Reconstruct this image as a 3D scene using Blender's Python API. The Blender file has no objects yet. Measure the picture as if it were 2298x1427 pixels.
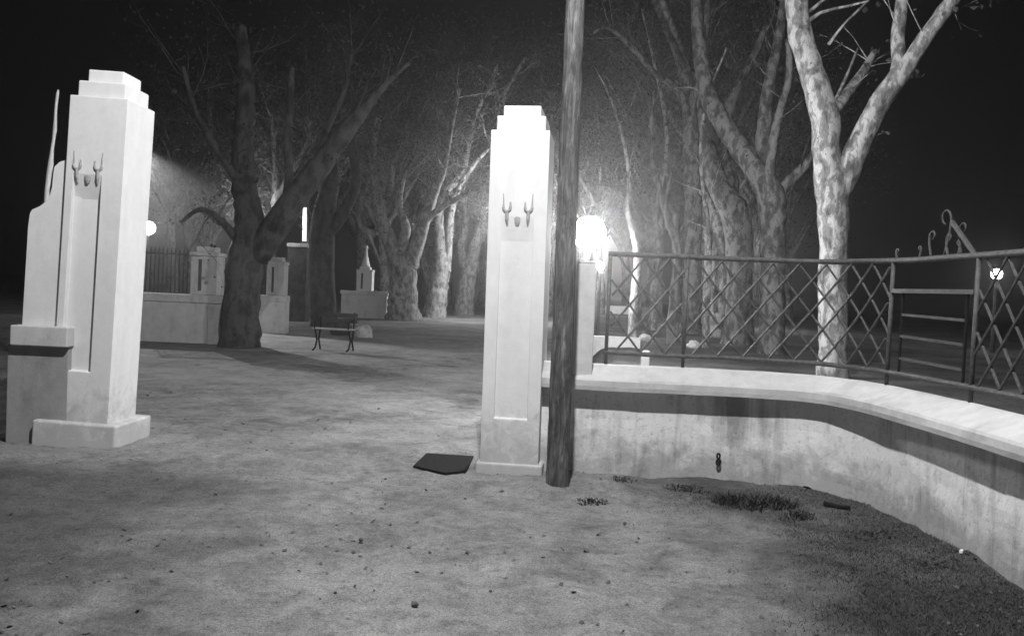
import bpy, math, random
from mathutils import Vector, Matrix, noise

# ------------------------------------------------------------------ camera
W, H, F = 2298.0, 1427.0, 1850.0
CAM = Vector((0.0, 0.0, 1.6))
ROT = (Matrix.Rotation(math.radians(90 - 1.81), 4, 'X') @ Matrix.Rotation(math.radians(2.5), 4, 'Z'))
scene = bpy.context.scene
cam_data = bpy.data.cameras.new('camera')
cam = bpy.data.objects.new('camera', cam_data)
scene.collection.objects.link(cam)
cam_data.sensor_width = 36.0
cam_data.lens = 36.0 * F / W
cam_data.clip_start = 0.05
cam_data.clip_end = 2000.0
cam.matrix_world = Matrix.Translation(CAM) @ ROT
scene.camera = cam

# ------------------------------------------------------------------ night sky, moon, exposure
world = bpy.data.worlds.new('World')
scene.world = world
world.use_nodes = True
wn, wl = world.node_tree.nodes, world.node_tree.links
wn.clear()
sky = wn.new('ShaderNodeTexSky')
sky.sky_type = 'NISHITA'
sky.sun_disc = False
sky.sun_elevation = math.radians(38)
sky.sun_rotation = math.radians(200)
sky.altitude = 0
bw = wn.new('ShaderNodeRGBToBW')
bg = wn.new('ShaderNodeBackground')
bg.inputs['Strength'].default_value = 0.0004
wo = wn.new('ShaderNodeOutputWorld')
wl.new(sky.outputs[0], bw.inputs[0])
wl.new(bw.outputs[0], bg.inputs[0])
wl.new(bg.outputs[0], wo.inputs[0])

sun_data = bpy.data.lights.new('moonlight', 'SUN')
sun_data.energy = 0.012
sun_data.angle = math.radians(0.5)
sun = bpy.data.objects.new('moonlight', sun_data)
scene.collection.objects.link(sun)
sun.rotation_euler = (math.radians(52), 0, math.radians(-20))

GLOBE = 760.0             # globe lamp behind the pier, watts
LAMP_MAIN = 3000.0        # street lamp on the wooden pole, watts
vs = scene.view_settings
vs.view_transform = 'Standard'
vs.look = 'None'
vs.exposure = 0.0
vs.gamma = 1.0
scene.cycles.use_denoising = True
scene.cycles.max_bounces = 6
scene.cycles.diffuse_bounces = 3
scene.cycles.volume_bounces = 0
scene.cycles.sample_clamp_indirect = 4.0
scene.cycles.use_light_tree = True

# ------------------------------------------------------------------ helpers
def ray(px, py):
    return (ROT.to_3x3() @ Vector(((px - W / 2) / F, -(py - H / 2) / F, -1.0)))

def at(px, py, Y):
    d = ray(px, py)
    return CAM + d * (Y / d.y)

def on_ground(px, py, z=0.0):
    d = ray(px, py)
    return CAM + d * ((z - CAM.z) / d.z)

INV = ROT.to_3x3().inverted()
def proj(p):
    c = INV @ (Vector(p) - CAM)
    return (W / 2 + F * c.x / -c.z, H / 2 - F * c.y / -c.z)

def smooth(a, b, t):
    t = max(0.0, min(1.0, (t - a) / (b - a)))
    return t * t * (3 - 2 * t)

class MB:
    def __init__(self):
        self.v, self.f = [], []
    def add(self, verts, faces):
        o = len(self.v)
        self.v.extend([tuple(q) for q in verts])
        self.f.extend([tuple(i + o for i in fc) for fc in faces])
        return self
    def box(self, a, b, rot=None, c=None):
        x0, y0, z0 = a; x1, y1, z1 = b
        vs_ = [Vector(q) for q in ((x0,y0,z0),(x1,y0,z0),(x1,y1,z0),(x0,y1,z0),(x0,y0,z1),(x1,y0,z1),(x1,y1,z1),(x0,y1,z1))]
        if rot is not None:
            vs_ = [rot @ q for q in vs_]
        if c is not None:
            vs_ = [q + Vector(c) for q in vs_]
        return self.add(vs_, [(0,3,2,1),(4,5,6,7),(0,1,5,4),(1,2,6,5),(2,3,7,6),(3,0,4,7)])
    def bar(self, p, q, w, d=None, up=None):
        """square bar from p to q"""
        p, q = Vector(p), Vector(q)
        d = d or w
        t = (q - p).normalized()
        u = Vector(up) if up else (Vector((0, 0, 1)) if abs(t.z) < 0.9 else Vector((0, 1, 0)))
        s = t.cross(u).normalized(); u = s.cross(t).normalized()
        vs_ = []
        for e in (p, q):
            for a, b in ((-1,-1),(1,-1),(1,1),(-1,1)):
                vs_.append(e + s * (a * w / 2) + u * (b * d / 2))
        return self.add(vs_, [(0,3,2,1),(4,5,6,7),(0,1,5,4),(1,2,6,5),(2,3,7,6),(3,0,4,7)])
    def tube(self, pts, rad, n=8, rough=0.0, seed=0.0, cap=True):
        pts = [Vector(p) for p in pts]
        m = len(pts)
        if isinstance(rad, (int, float)):
            rad = [rad] * m
        t0 = (pts[1] - pts[0]).normalized()
        u = t0.orthogonal().normalized()
        o = len(self.v)
        for i in range(m):
            t = (pts[min(i + 1, m - 1)] - pts[max(i - 1, 0)])
            if t.length < 1e-9: t = t0
            t.normalize()
            u = (u - t * u.dot(t)).normalized()
            w = t.cross(u)
            for k in range(n):
                a = 2 * math.pi * k / n
                r = rad[i]
                q = pts[i] + (u * math.cos(a) + w * math.sin(a)) * r
                if rough:
                    q = pts[i] + (q - pts[i]) * (1 + rough * noise.noise(q * (0.55 / max(r, 0.02)) + Vector((seed, 0, 0))))
                self.v.append(tuple(q))
        for i in range(m - 1):
            for k in range(n):
                k2 = (k + 1) % n
                self.f.append((o + i*n + k, o + i*n + k2, o + (i+1)*n + k2, o + (i+1)*n + k))
        if cap:
            self.f.append(tuple(o + k for k in reversed(range(n))))
            self.f.append(tuple(o + (m-1)*n + k for k in range(n)))
        return self
    def lathe(self, prof, c=(0,0,0), n=24):
        o = len(self.v); c = Vector(c)
        for r, z in prof:
            for k in range(n):
                a = 2*math.pi*k/n
                self.v.append(tuple(c + Vector((r*math.cos(a), r*math.sin(a), z))))
        for i in range(len(prof)-1):
            for k in range(n):
                k2 = (k+1) % n
                self.f.append((o+i*n+k, o+i*n+k2, o+(i+1)*n+k2, o+(i+1)*n+k))
        self.f.append(tuple(o+k for k in reversed(range(n))))
        self.f.append(tuple(o+(len(prof)-1)*n+k for k in range(n)))
        return self
    def build(self, name, mat, parent=None, bevel=0.0, smooth_=False, origin=None):
        me = bpy.data.meshes.new(name)
        o0 = Vector(origin) if origin is not None else Vector((0, 0, 0))
        me.from_pydata([tuple(Vector(q) - o0) for q in self.v] if origin is not None else self.v, [], self.f)
        me.materials.append(mat)
        if smooth_:
            me.polygons.foreach_set('use_smooth', [True] * len(me.polygons))
        me.update()
        o = bpy.data.objects.new(name, me)
        scene.collection.objects.link(o)
        if origin is not None: o.location = o0
        if parent is not None:
            o.parent = parent
            if origin is None:
                o.matrix_parent_inverse = Matrix.Translation(-parent.location) if parent.rotation_euler.z == 0 else parent.matrix_basis.inverted()
            else:
                o.matrix_parent_inverse = Matrix.Translation(-parent.location)
        if bevel:
            b = o.modifiers.new('edge', 'BEVEL'); b.width = bevel; b.segments = 3; b.limit_method = 'ANGLE'; b.angle_limit = math.radians(40)
        return o

def tag(o, label=None, cat=None, group=None, kind=None):
    if label: o['label'] = label
    if cat: o['category'] = cat
    if group: o['group'] = group
    if kind: o['kind'] = kind
    return o

def thing(name, loc, label, cat, group=None):
    e = bpy.data.objects.new(name, None)
    e.empty_display_size = 0.2
    scene.collection.objects.link(e)
    e.location = loc
    return tag(e, label, cat, group, 'thing')

def spline(pts, step):
    """Catmull-Rom through tuples (any dimension)"""
    out = []
    n = len(pts)
    for i in range(n - 1):
        p0, p1, p2, p3 = pts[max(i-1,0)], pts[i], pts[i+1], pts[min(i+2,n-1)]
        d = math.sqrt(sum((a-b)**2 for a, b in zip(p1[:3], p2[:3])))
        k = max(2, int(d / step))
        for j in range(k):
            t = j / k
            out.append(tuple(0.5*((2*b)+(-a+c)*t+(2*a-5*b+4*c-d_)*t*t+(-a+3*b-3*c+d_)*t**3) for a, b, c, d_ in zip(p0,p1,p2,p3)))
    out.append(tuple(pts[-1]))
    return out

# ------------------------------------------------------------------ materials
def new_mat(name):
    m = bpy.data.materials.new(name); m.use_nodes = True
    nt = m.node_tree
    b = nt.nodes['Principled BSDF']
    return m, nt, b

def N(nt, t, **kw):
    n = nt.nodes.new(t)
    for k, v in kw.items():
        if k.startswith('_'):
            setattr(n, k[1:], v)
        else:
            n.inputs[k].default_value = v
    return n

def noise_tex(nt, scale, detail=5, rough=0.6, dist=0.0, vec=None, stretch=None):
    n = N(nt, 'ShaderNodeTexNoise', Scale=scale, Detail=detail, Roughness=rough, Distortion=dist)
    tc = nt.nodes.new('ShaderNodeNewGeometry') if vec is None else None
    src = tc.outputs['Position'] if vec is None else vec
    if stretch:
        mp = nt.nodes.new('ShaderNodeVectorMath'); mp.operation = 'MULTIPLY'
        mp.inputs[1].default_value = stretch
        nt.links.new(src, mp.inputs[0]); src = mp.outputs[0]
    nt.links.new(src, n.inputs['Vector'])
    return n.outputs['Fac']

def ramp(nt, fac, stops):
    r = nt.nodes.new('ShaderNodeValToRGB')
    el = r.color_ramp.elements
    while len(el) < len(stops): el.new(0.5)
    for e, (p, c) in zip(el, stops):
        e.position = p; e.color = (c, c, c, 1)
    nt.links.new(fac, r.inputs[0])
    return r.outputs[0]

def mixc(nt, fac, a, b, mode='MIX'):
    m = nt.nodes.new('ShaderNodeMix'); m.data_type = 'RGBA'; m.blend_type = mode
    for s, v in ((0, fac), (6, a), (7, b)):
        if isinstance(v, (int, float)):
            m.inputs[s].default_value = v if s == 0 else (v, v, v, 1)
        else:
            nt.links.new(v, m.inputs[s])
    return m.outputs[2]

def bump(nt, b, fac, strength, dist):
    n = nt.nodes.new('ShaderNodeBump'); n.inputs['Strength'].default_value = strength; n.inputs['Distance'].default_value = dist
    nt.links.new(fac, n.inputs['Height']); nt.links.new(n.outputs[0], b.inputs['Normal'])

def mat_plaster(name, base, stain, amount, streak=0.5, rough_d=0.01, splash=False):
    m, nt, b = new_mat(name)
    n1 = noise_tex(nt, 2.2, 7, 0.65)
    n2 = noise_tex(nt, 9.0, 6, 0.7)
    n3 = noise_tex(nt, 5.5, 5, 0.6, 0.4, stretch=(1, 1, 0.13))
    n4 = noise_tex(nt, 70, 4, 0.6)
    s = mixc(nt, streak, n1, n3)
    c = ramp(nt, s, [(0.30, stain), (0.30 + 0.28 * amount, base * 0.86), (0.72, base)])
    c = mixc(nt, 0.16 if splash else 0.35, c, ramp(nt, n2, [(0.3, 0.55), (0.62, 1.0)]), 'MULTIPLY')
    if splash:      # mud splashed up from the ground, ragged and blotchy
        g = nt.nodes.new('ShaderNodeNewGeometry')
        sp = nt.nodes.new('ShaderNodeSeparateXYZ'); nt.links.new(g.outputs['Position'], sp.inputs[0])
        mm = nt.nodes.new('ShaderNodeMath'); mm.operation = 'MULTIPLY_ADD'
        nt.links.new(noise_tex(nt, 7, 8, 0.75, 0.8), mm.inputs[0]); mm.inputs[1].default_value = -1.5
        nt.links.new(sp.outputs['Z'], mm.inputs[2])
        ad = nt.nodes.new('ShaderNodeMath'); ad.operation = 'ADD'; ad.inputs[1].default_value = 0.62
        nt.links.new(mm.outputs[0], ad.inputs[0])
        f_ = ramp(nt, ad.outputs[0], [(0.0, 0.0), (0.45, 1.0)])
        c = mixc(nt, f_, mixc(nt, 0.55, c, 0.26), c)
        ck = noise_tex(nt, 24, 8, 0.8, 2.0)
        c = mixc(nt, 1.0, c, ramp(nt, ck, [(0.27, 0.5), (0.33, 1.0)]), 'MULTIPLY')
    nt.links.new(c, b.inputs['Base Color'])
    b.inputs['Roughness'].default_value = 0.85
    b.inputs['Specular IOR Level'].default_value = 0.2
    bump(nt, b, mixc(nt, 0.5, n2, n4), 0.5, rough_d)
    return m

M = {}
M['white'] = mat_plaster('white_plaster', 0.77, 0.64, 0.3, 0.6, 0.005, splash=True)
M['coping'] = mat_plaster('coping_plaster', 0.62, 0.36, 0.6, 0.25, 0.008)
M['grey_render'] = mat_plaster('grey_render', 0.36, 0.2, 0.6, 0.5)
M['far_plaster'] = mat_plaster('grey_plaster', 0.66, 0.34, 0.6, 0.5)

def mat_wall():
    m, nt, b = new_mat('stained_wall_plaster')
    big = noise_tex(nt, 1.15, 6, 0.6, 0.3)
    st = noise_tex(nt, 7.0, 6, 0.62, 0.5, stretch=(1, 1, 0.10))
    fine = noise_tex(nt, 26, 6, 0.7)
    grit = noise_tex(nt, 120, 3, 0.6)
    c = ramp(nt, mixc(nt, 0.45, big, st), [(0.36, 0.30), (0.43, 0.50), (0.50, 0.72), (0.7, 0.80)])
    c = mixc(nt, 0.6, c, ramp(nt, fine, [(0.30, 0.42), (0.46, 1.0)]), 'MULTIPLY')
    # rising damp: a ragged tide mark above the soil
    g = nt.nodes.new('ShaderNodeNewGeometry')
    sp = nt.nodes.new('ShaderNodeSeparateXYZ'); nt.links.new(g.outputs['Position'], sp.inputs[0])
    mm = nt.nodes.new('ShaderNodeMath'); mm.operation = 'MULTIPLY_ADD'
    nt.links.new(noise_tex(nt, 4.5, 7, 0.7, 0.6), mm.inputs[0]); mm.inputs[1].default_value = -0.85
    nt.links.new(sp.outputs['Z'], mm.inputs[2])
    tide = ramp(nt, mm.outputs[0], [(0.0, 0.0), (0.06, 1.0)])
    ad = nt.nodes.new('ShaderNodeMath'); ad.operation = 'ADD'; ad.inputs[1].default_value = 0.30
    nt.links.new(mm.outputs[0], ad.inputs[0])
    tide = ramp(nt, ad.outputs[0], [(0.0, 0.0), (0.22, 1.0)])
    c = mixc(nt, tide, mixc(nt, 0.5, c, 0.14), c)
    nt.links.new(c, b.inputs['Base Color'])
    b.inputs['Roughness'].default_value = 0.9
    b.inputs['Specular IOR Level'].default_value = 0.15
    bump(nt, b, mixc(nt, 0.35, fine, grit), 0.6, 0.012)
    return m
M['wall'] = mat_wall()

def mat_ground():
    m, nt, b = new_mat('trodden_earth')
    a = noise_tex(nt, 0.45, 6, 0.6, 0.4)
    c2 = noise_tex(nt, 2.6, 8, 0.68, 0.6)
    f = noise_tex(nt, 14, 7, 0.75)
    g = noise_tex(nt, 75, 5, 0.75)
    c = ramp(nt, mixc(nt, 0.5, a, c2), [(0.34, 0.085), (0.45, 0.20), (0.58, 0.32)])
    dm = nt.nodes.new('ShaderNodeAttribute'); dm.attribute_name = 'damp_vignette'
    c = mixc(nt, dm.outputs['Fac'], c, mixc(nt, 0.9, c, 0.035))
    c = mixc(nt, 0.75, c, ramp(nt, f, [(0.30, 0.42), (0.50, 0.95), (0.7, 1.12)]), 'MULTIPLY')
    c = mixc(nt, 0.8, c, ramp(nt, g, [(0.30, 0.35), (0.48, 0.95), (0.70, 1.5)]), 'MULTIPLY')
    g2 = noise_tex(nt, 190, 3, 0.7)
    c = mixc(nt, 0.8, c, ramp(nt, g2, [(0.32, 0.4), (0.5, 1.0), (0.68, 1.6)]), 'MULTIPLY')
    nt.links.new(c, b.inputs['Base Color'])
    b.inputs['Roughness'].default_value = 0.95
    b.inputs['Specular IOR Level'].default_value = 0.1
    bump(nt, b, mixc(nt, 0.45, f, g), 0.9, 0.03)
    return m
M['ground'] = mat_ground()

def mat_bark(name, lo, mid, hi, scale=6.0):
    m, nt, b = new_mat(name)
    v = noise_tex(nt, scale, 5, 0.6, 0.35, stretch=(1, 1, 0.5))
    f = noise_tex(nt, scale * 6, 6, 0.7, stretch=(1, 1, 0.4))
    c = ramp(nt, v, [(0.36, lo), (0.41, mid * 0.8), (0.47, mid), (0.49, mid * 1.1), (0.53, hi), (0.62, hi * 1.1)])
    sp_ = noise_tex(nt, scale * 2.3, 3, 0.5, 0.2, stretch=(1, 1, 0.7))
    c = mixc(nt, 1.0, c, ramp(nt, sp_, [(0.27, 0.25), (0.31, 1.0)]), 'MULTIPLY')
    c = mixc(nt, 0.55, c, ramp(nt, f, [(0.32, 0.35), (0.55, 1.0)]), 'MULTIPLY')
    nt.links.new(c, b.inputs['Base Color'])
    b.inputs['Roughness'].default_value = 0.85
    b.inputs['Specular IOR Level'].default_value = 0.2
    bump(nt, b, mixc(nt, 0.5, v, f), 0.8, 0.02)
    return m
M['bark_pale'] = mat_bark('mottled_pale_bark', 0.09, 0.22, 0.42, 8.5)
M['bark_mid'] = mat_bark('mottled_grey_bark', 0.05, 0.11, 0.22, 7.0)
M['bark_lit'] = mat_bark('mottled_lit_bark', 0.10, 0.22, 0.36, 6.0)  # lighter bark copy, lamplight on the limbs put into its colour
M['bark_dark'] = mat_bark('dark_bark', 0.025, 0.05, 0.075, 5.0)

def mat_plain(name, c, rough=0.6, metal=0.0, var=0.35, scale=20):
    m, nt, b = new_mat(name)
    n = noise_tex(nt, scale, 5, 0.65)
    col = ramp(nt, n, [(0.3, c * (1 - var)), (0.65, c * (1 + var * 0.5))])
    nt.links.new(col, b.inputs['Base Color'])
    b.inputs['Roughness'].default_value = rough
    b.inputs['Metallic'].default_value = metal
    b.inputs['Specular IOR Level'].default_value = 0.3
    bump(nt, b, n, 0.3, 0.004)
    return m
M['iron'] = mat_plain('weathered_iron', 0.08, 0.65, 0.0, 0.6, 30)
M['rung_iron'] = mat_plain('dull_iron', 0.06, 0.7, 0.0, 0.5, 30)
M['dark_iron'] = mat_plain('blackened_iron', 0.016, 0.9, 0.0, 0.4, 25)
M['dark_iron'].node_tree.nodes['Principled BSDF'].inputs['Specular IOR Level'].default_value = 0.05
M['ornament'] = mat_plain('ornament_relief_shade', 0.36, 0.85, 0.0, 0.2, 30)  # relief shadows of the plaster put into a darker grey
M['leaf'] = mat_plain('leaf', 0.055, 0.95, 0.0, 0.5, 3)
M['leaf_dark'] = mat_plain('shaded_leaf', 0.03, 0.95, 0.0, 0.5, 3)  # darker leaf copy, shade of the dim trees put into its colour
M['leaf_dry'] = mat_plain('dry_leaf', 0.09, 0.8, 0.0, 0.6, 8)
M['grass'] = mat_plain('weed_blade', 0.05, 0.7, 0.0, 0.5, 6)
M['pale_stone'] = mat_plain('pale_stone', 0.5, 0.85, 0.0, 0.35, 9)
M['white_paint'] = mat_plain('white_paint', 0.78, 0.6, 0.0, 0.15, 9)
M['bench_wood'] = mat_plain('pale_bench_wood', 0.4, 0.7, 0.0, 0.3, 12)
M['dark_wood'] = mat_plain('dark_bench_wood', 0.05, 0.7, 0.0, 0.3, 12)

def mat_pole():
    m, nt, b = new_mat('weathered_pole_wood')
    g = noise_tex(nt, 21, 7, 0.72, 1.3, stretch=(1, 1, 0.11))
    k = noise_tex(nt, 8.5, 6, 0.7, 1.0, stretch=(1, 1, 0.40))
    c = ramp(nt, g, [(0.30, 0.02), (0.46, 0.08), (0.58, 0.16), (0.74, 0.34)])
    c = mixc(nt, 0.75, c, ramp(nt, k, [(0.36, 0.22), (0.58, 1.1)]), 'MULTIPLY')
    nt.links.new(c, b.inputs['Base Color'])
    b.inputs['Roughness'].default_value = 0.8
    bump(nt, b, g, 1.0, 0.02)
    return m
M['pole'] = mat_pole()

def mat_emit(name, s):
    m, nt, b = new_mat(name)
    b.inputs['Base Color'].default_value = (0.9, 0.9, 0.9, 1)
    b.inputs['Emission Color'].default_value = (1, 1, 1, 1)
    b.inputs['Emission Strength'].default_value = s
    return m

# ------------------------------------------------------------------ ground
# plan of the wing wall on the avenue side (ridge of its coping)
WALL_PLAN = [(0.26, 7.62), (0.92, 7.52), (1.5, 7.50), (2.05, 7.46), (2.55, 7.36), (2.86, 7.14), (3.04, 6.74), (3.12, 6.2), (3.16, 5.6), (3.18, 5.0), (3.18, 4.2), (3.16, 3.2), (3.12, 2.2)]
WP = spline(WALL_PLAN, 0.05)

def terrace(x, y):
    a = smooth(0.95 + 0.028 * max(0, y - 8), 1.5 + 0.05 * max(0, y - 8), x) * smooth(7.66, 7.9, y)
    b = smooth(3.34, 3.6, x)
    # corner outside of the bend
    return 0.6 * max(a, b if y < 8 else a)

def ground_z(x, y):
    z = terrace(x, y)
    near = smooth(40, 8, y) if y > 8 else 1.0
    z += 0.030 * noise.noise((x * 0.55, y * 0.55, 3.1)) * near
    z += 0.016 * noise.noise((x * 1.9, y * 1.9, 7.7)) * near
    z += 0.015 * noise.noise((x * 5.1, y * 5.1, 1.7)) * near
    z += 0.008 * noise.noise((x * 13, y * 13, 4.4)) * near
    # soil heaped against the wing wall foot
    if 0.4 < x < 3.4 and y < 7.6:
        dmin = min((x - q[0])**2 + (y - q[1])**2 for q in WP[::6])
        z += 0.035 * smooth(1.1, 0.2, math.sqrt(dmin)) * (0.6 + 0.8 * noise.noise((x * 2.5, y * 2.5, 9.0)))
    z += 0.05 * smooth(0.34, 0.08, math.hypot(x - 0.37, y - 6.8))
    # slight rise under the far gate pillar
    z += 0.05 * smooth(2.2, 0.4, math.hypot(x + 3.75, y - 7.6))
    return z - 0.012

def axis(lo, hi, a, b, step, grow):
    out = []
    t = a
    while t < b: out.append(t); t += step
    s = step; u = b
    while u < hi: out.append(u); s *= grow; u += s
    out.append(hi)
    s = step; u = a
    pre = []
    while u > lo: s *= grow; u -= s; pre.append(max(u, lo))
    return list(reversed(pre)) + out

gx = axis(-260, 260, -4.2, 4.0, 0.045, 1.12)
gy = axis(-40, 320, 2.6, 9.5, 0.045, 1.06)
g = MB()
nx = len(gx)
for y in gy:
    for x in gx:
        g.v.append((x, y, ground_z(x, y)))
for j in range(len(gy) - 1):
    for i in range(nx - 1):
        g.f.append((j*nx+i, j*nx+i+1, (j+1)*nx+i+1, (j+1)*nx+i))
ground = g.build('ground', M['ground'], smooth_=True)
att = ground.data.attributes.new('damp_vignette', 'FLOAT', 'POINT')
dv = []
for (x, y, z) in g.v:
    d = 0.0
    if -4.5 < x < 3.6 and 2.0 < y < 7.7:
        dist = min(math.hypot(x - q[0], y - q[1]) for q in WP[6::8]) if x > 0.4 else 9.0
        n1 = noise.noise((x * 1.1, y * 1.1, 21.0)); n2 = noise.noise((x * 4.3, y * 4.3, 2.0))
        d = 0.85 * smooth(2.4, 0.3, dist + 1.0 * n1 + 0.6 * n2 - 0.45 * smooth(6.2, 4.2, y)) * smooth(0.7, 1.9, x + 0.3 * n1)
        d = max(d, smooth(1.0, 2.3, x + 0.5 * n1 + 0.35 * n2) * smooth(5.9, 4.6, y + 0.5 * n1))  # dark soil, with corner vignetting put into the colour too
        d = max(d, 0.8 * smooth(-0.9, -2.9, x + 0.45 * n1 + 0.5 * n2) * smooth(7.4, 6.2, y))  # dark left margin of the view painted into the earth colour
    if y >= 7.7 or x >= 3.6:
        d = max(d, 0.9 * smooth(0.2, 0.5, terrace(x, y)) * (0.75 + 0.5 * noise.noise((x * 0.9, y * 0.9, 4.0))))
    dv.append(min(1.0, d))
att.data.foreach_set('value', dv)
tag(ground, 'bare trodden earth of the gateway and avenue', kind='structure')

# ------------------------------------------------------------------ gate pillars
def gate_pillar(base, rotz, w, d, h_shaft, tiers, plinth, recess, label, flare=False, tilt=0.0):
    t = thing('gate_pillar', base, label, 'pillar', 'pillars of the gateway')
    t.rotation_euler = (0, tilt, rotz)
    bpy.context.view_layer.update()
    def child(mb, name, mat, bevel=0.012):
        o = mb.build(name, mat, None, bevel)
        o.parent = t
        return o
    # shaft with a sunk panel in its front (front = -y)
    x0, x1, y0, y1 = -w/2, w/2, -d/2, d/2
    rx0, rx1, rz0, rz1, rd = recess
    mb = MB()
    V = [(x0,y0,-.1),(x1,y0,-.1),(x1,y0,h_shaft),(x0,y0,h_shaft),
         (rx0,y0,rz0),(rx1,y0,rz0),(rx1,y0,rz1),(rx0,y0,rz1),
         (rx0,y0+rd,rz0),(rx1,y0+rd,rz0),(rx1,y0+rd,rz1-0.22),(rx0,y0+rd,rz1-0.22),
         (x0,y1,-.1),(x1,y1,-.1),(x1,y1,h_shaft),(x0,y1,h_shaft)]
    mb.add(V, [(0,1,5,4),(1,2,6,5),(2,3,7,6),(3,0,4,7),(4,5,9,8),(5,6,10,9),(6,7,11,10),(7,4,8,11),(8,9,10,11),
               (1,13,14,2),(13,12,15,14),(12,0,3,15),(3,2,14,15),(0,12,13,1)])
    child(mb, 'shaft', M['white'], 0.010)
    z = h_shaft
    for (tw, td, th) in tiers:
        child(MB().box((-tw/2, -td/2, z - 0.004), (tw/2, td/2, z + th)), 'cap_tier', M['white'], 0.014)
        z += th
    pw, pd, ph = plinth
    child(MB().box((-pw/2, -pd/2, -.15), (pw/2, pd/2, ph)), 'plinth', M['white'], 0.018)
    # forked ornament at the head of the panel
    cx = (rx0 + rx1) / 2; zt = rz1
    fk = []
    yy = y0 - 0.002
    for s in (-1, 1):
        out, inn = cx + s * 0.128, cx + s * 0.066
        pts = [(out + s*0.004, yy, zt + 0.20), (out, yy, zt + 0.14), (out, yy, zt + 0.09)]
        for k in range(7):
            a = math.pi * k / 6
            pts.append(((out + inn)/2 + s*math.cos(a)*0.031, yy, zt + 0.075 - math.sin(a)*0.034))
        pts += [(inn, yy, zt + 0.10), (inn, yy, zt + 0.125)]
        rr = [0.004, 0.006, 0.009] + [0.014]*7 + [0.010, 0.007]
        fk.append(MB().tube(pts, rr, 8))
        mx = (out + inn) / 2
        fk.append(MB().tube([(mx, yy, zt + 0.05), (mx - s*0.002, yy + 0.002, zt - 0.03), (mx - s*0.006, yy + 0.010, zt - 0.08)], [0.018, 0.016, 0.007], 8))
    boss = MB()
    n = 12
    prof = [(0.0, 0.052), (0.02, 0.049), (0.038, 0.036), (0.05, 0.014), (0.052, 0.0)]
    for (dy, r) in [(0.0,0.030),(0.028,0.028),(0.033,0.022),(0.036,0.010)]:
        for k in range(n):
            a = 2*math.pi*k/n
            boss.v.append((cx + r*math.cos(a), y0 + 0.03 - dy, zt - 0.02 + r*math.sin(a)*(2.3 if math.sin(a) < 0 else 0.7)))
    for i in range(3):
        for k in range(n):
            k2 = (k+1) % n
            boss.f.append((i*n+k, i*n+k2, (i+1)*n+k2, (i+1)*n+k))
    boss.f.append(tuple(3*n+k for k in range(n)))
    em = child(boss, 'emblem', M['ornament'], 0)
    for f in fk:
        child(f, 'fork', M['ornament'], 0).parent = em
    if flare:
        fl = MB()
        prof = [(x0-0.14, -0.1), (x0-0.14, 0.62), (x0-0.125, 0.70), (x0-0.09, 0.77), (x0-0.04, 0.83), (x0+0.01, 0.86), (x0+0.01, -0.1)]
        k = len(prof)
        fl.add([(a, y0+0.012, b) for a, b in prof] + [(a, y1-0.05, b) for a, b in prof],
               [tuple(range(k)), tuple(reversed(range(k, 2*k)))] + [(i, i+k, (i+1)%k+k, (i+1)%k) for i in range(k)])
        child(fl, 'buttress', M['white'], 0.01)
    return t

bl = on_ground(207, 1003, 0.04)          # front foot of the left pillar
SL = bl.y / F
LW = 0.53
LB = Vector((bl.x - 0.17, bl.y + LW/2 + 0.08, 0.03))
gate_pillar(LB, math.radians(-1.5), LW, LW, 3.16, [(0.44, 0.44, 0.145), (0.33, 0.33, 0.115)], (0.76, 0.70, 0.22),
            (-0.195, 0.075, 0.68, 2.46, 0.052),
            'white stepped gate pillar on a broad plinth, across the gateway from the pole', flare=True, tilt=math.radians(2.0))
br = on_ground(1128, 1058, 0.0)
RW = 0.525
RB = Vector((br.x + 0.085, br.y + RW/2 + 0.03, 0.0))
gate_pillar(RB, math.radians(-7), RW, RW, 3.03, [(0.44, 0.44, 0.135), (0.34, 0.34, 0.10)], (0.60, 0.58, 0.07),
            (-0.15, 0.15, 0.47, 2.27, 0.026),
            'bright white stepped gate pillar standing close behind the wooden pole', tilt=math.radians(-0.5))

# ------------------------------------------------------------------ wooden pole and street lamp
p0 = on_ground(1250, 1092, 0.0)
p1 = at(1291, 0, p0.y)
dirp = (p1 - p0) / (p1.z - p0.z)
pole = thing('utility_pole', p0, 'weathered round wooden pole in front of the right gate pillar', 'pole')
pts = [(p0 + dirp * z) for z in [-0.3 + 0.08 * i for i in range(98)]]
rad = [0.098 - 0.0050 * i * 0.08 + 0.004 * noise.noise((0, 0, i * 0.31)) for i in range(98)]
MB().tube(pts, rad, 40, 0.06).build('shaft', M['pole'], pole, smooth_=True)

lamp_pos = Vector((-0.05, 3.3, 7.1))
sl = thing('street_lamp', lamp_pos, 'street lamp on a long arm from the wooden pole, above the picture', 'street lamp')
top = p0 + dirp * 7.3
MB().tube([top, top.lerp(lamp_pos + Vector((0, 0, 0.75)), 0.4) + Vector((0, 0, 0.25)), lamp_pos + Vector((0, 0, 0.40)), lamp_pos + Vector((0, 0, 0.2))], 0.028, 10).build('arm', M['iron'], sl)
MB().lathe([(0.05, 0.22), (0.08, 0.19), (0.20, 0.10), (0.27, 0.085), (0.27, 0.078), (0.19, 0.092), (0.05, 0.16)], lamp_pos, 28).build('shade', M['iron'], sl)
ld = bpy.data.lights.new('lamp_light', 'POINT')
ld.energy = LAMP_MAIN; ld.shadow_soft_size = 0.09; ld.color = (1, 1, 1)
lo = bpy.data.objects.new('lamp_light', ld)
scene.collection.objects.link(lo); lo.parent = sl

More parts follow.
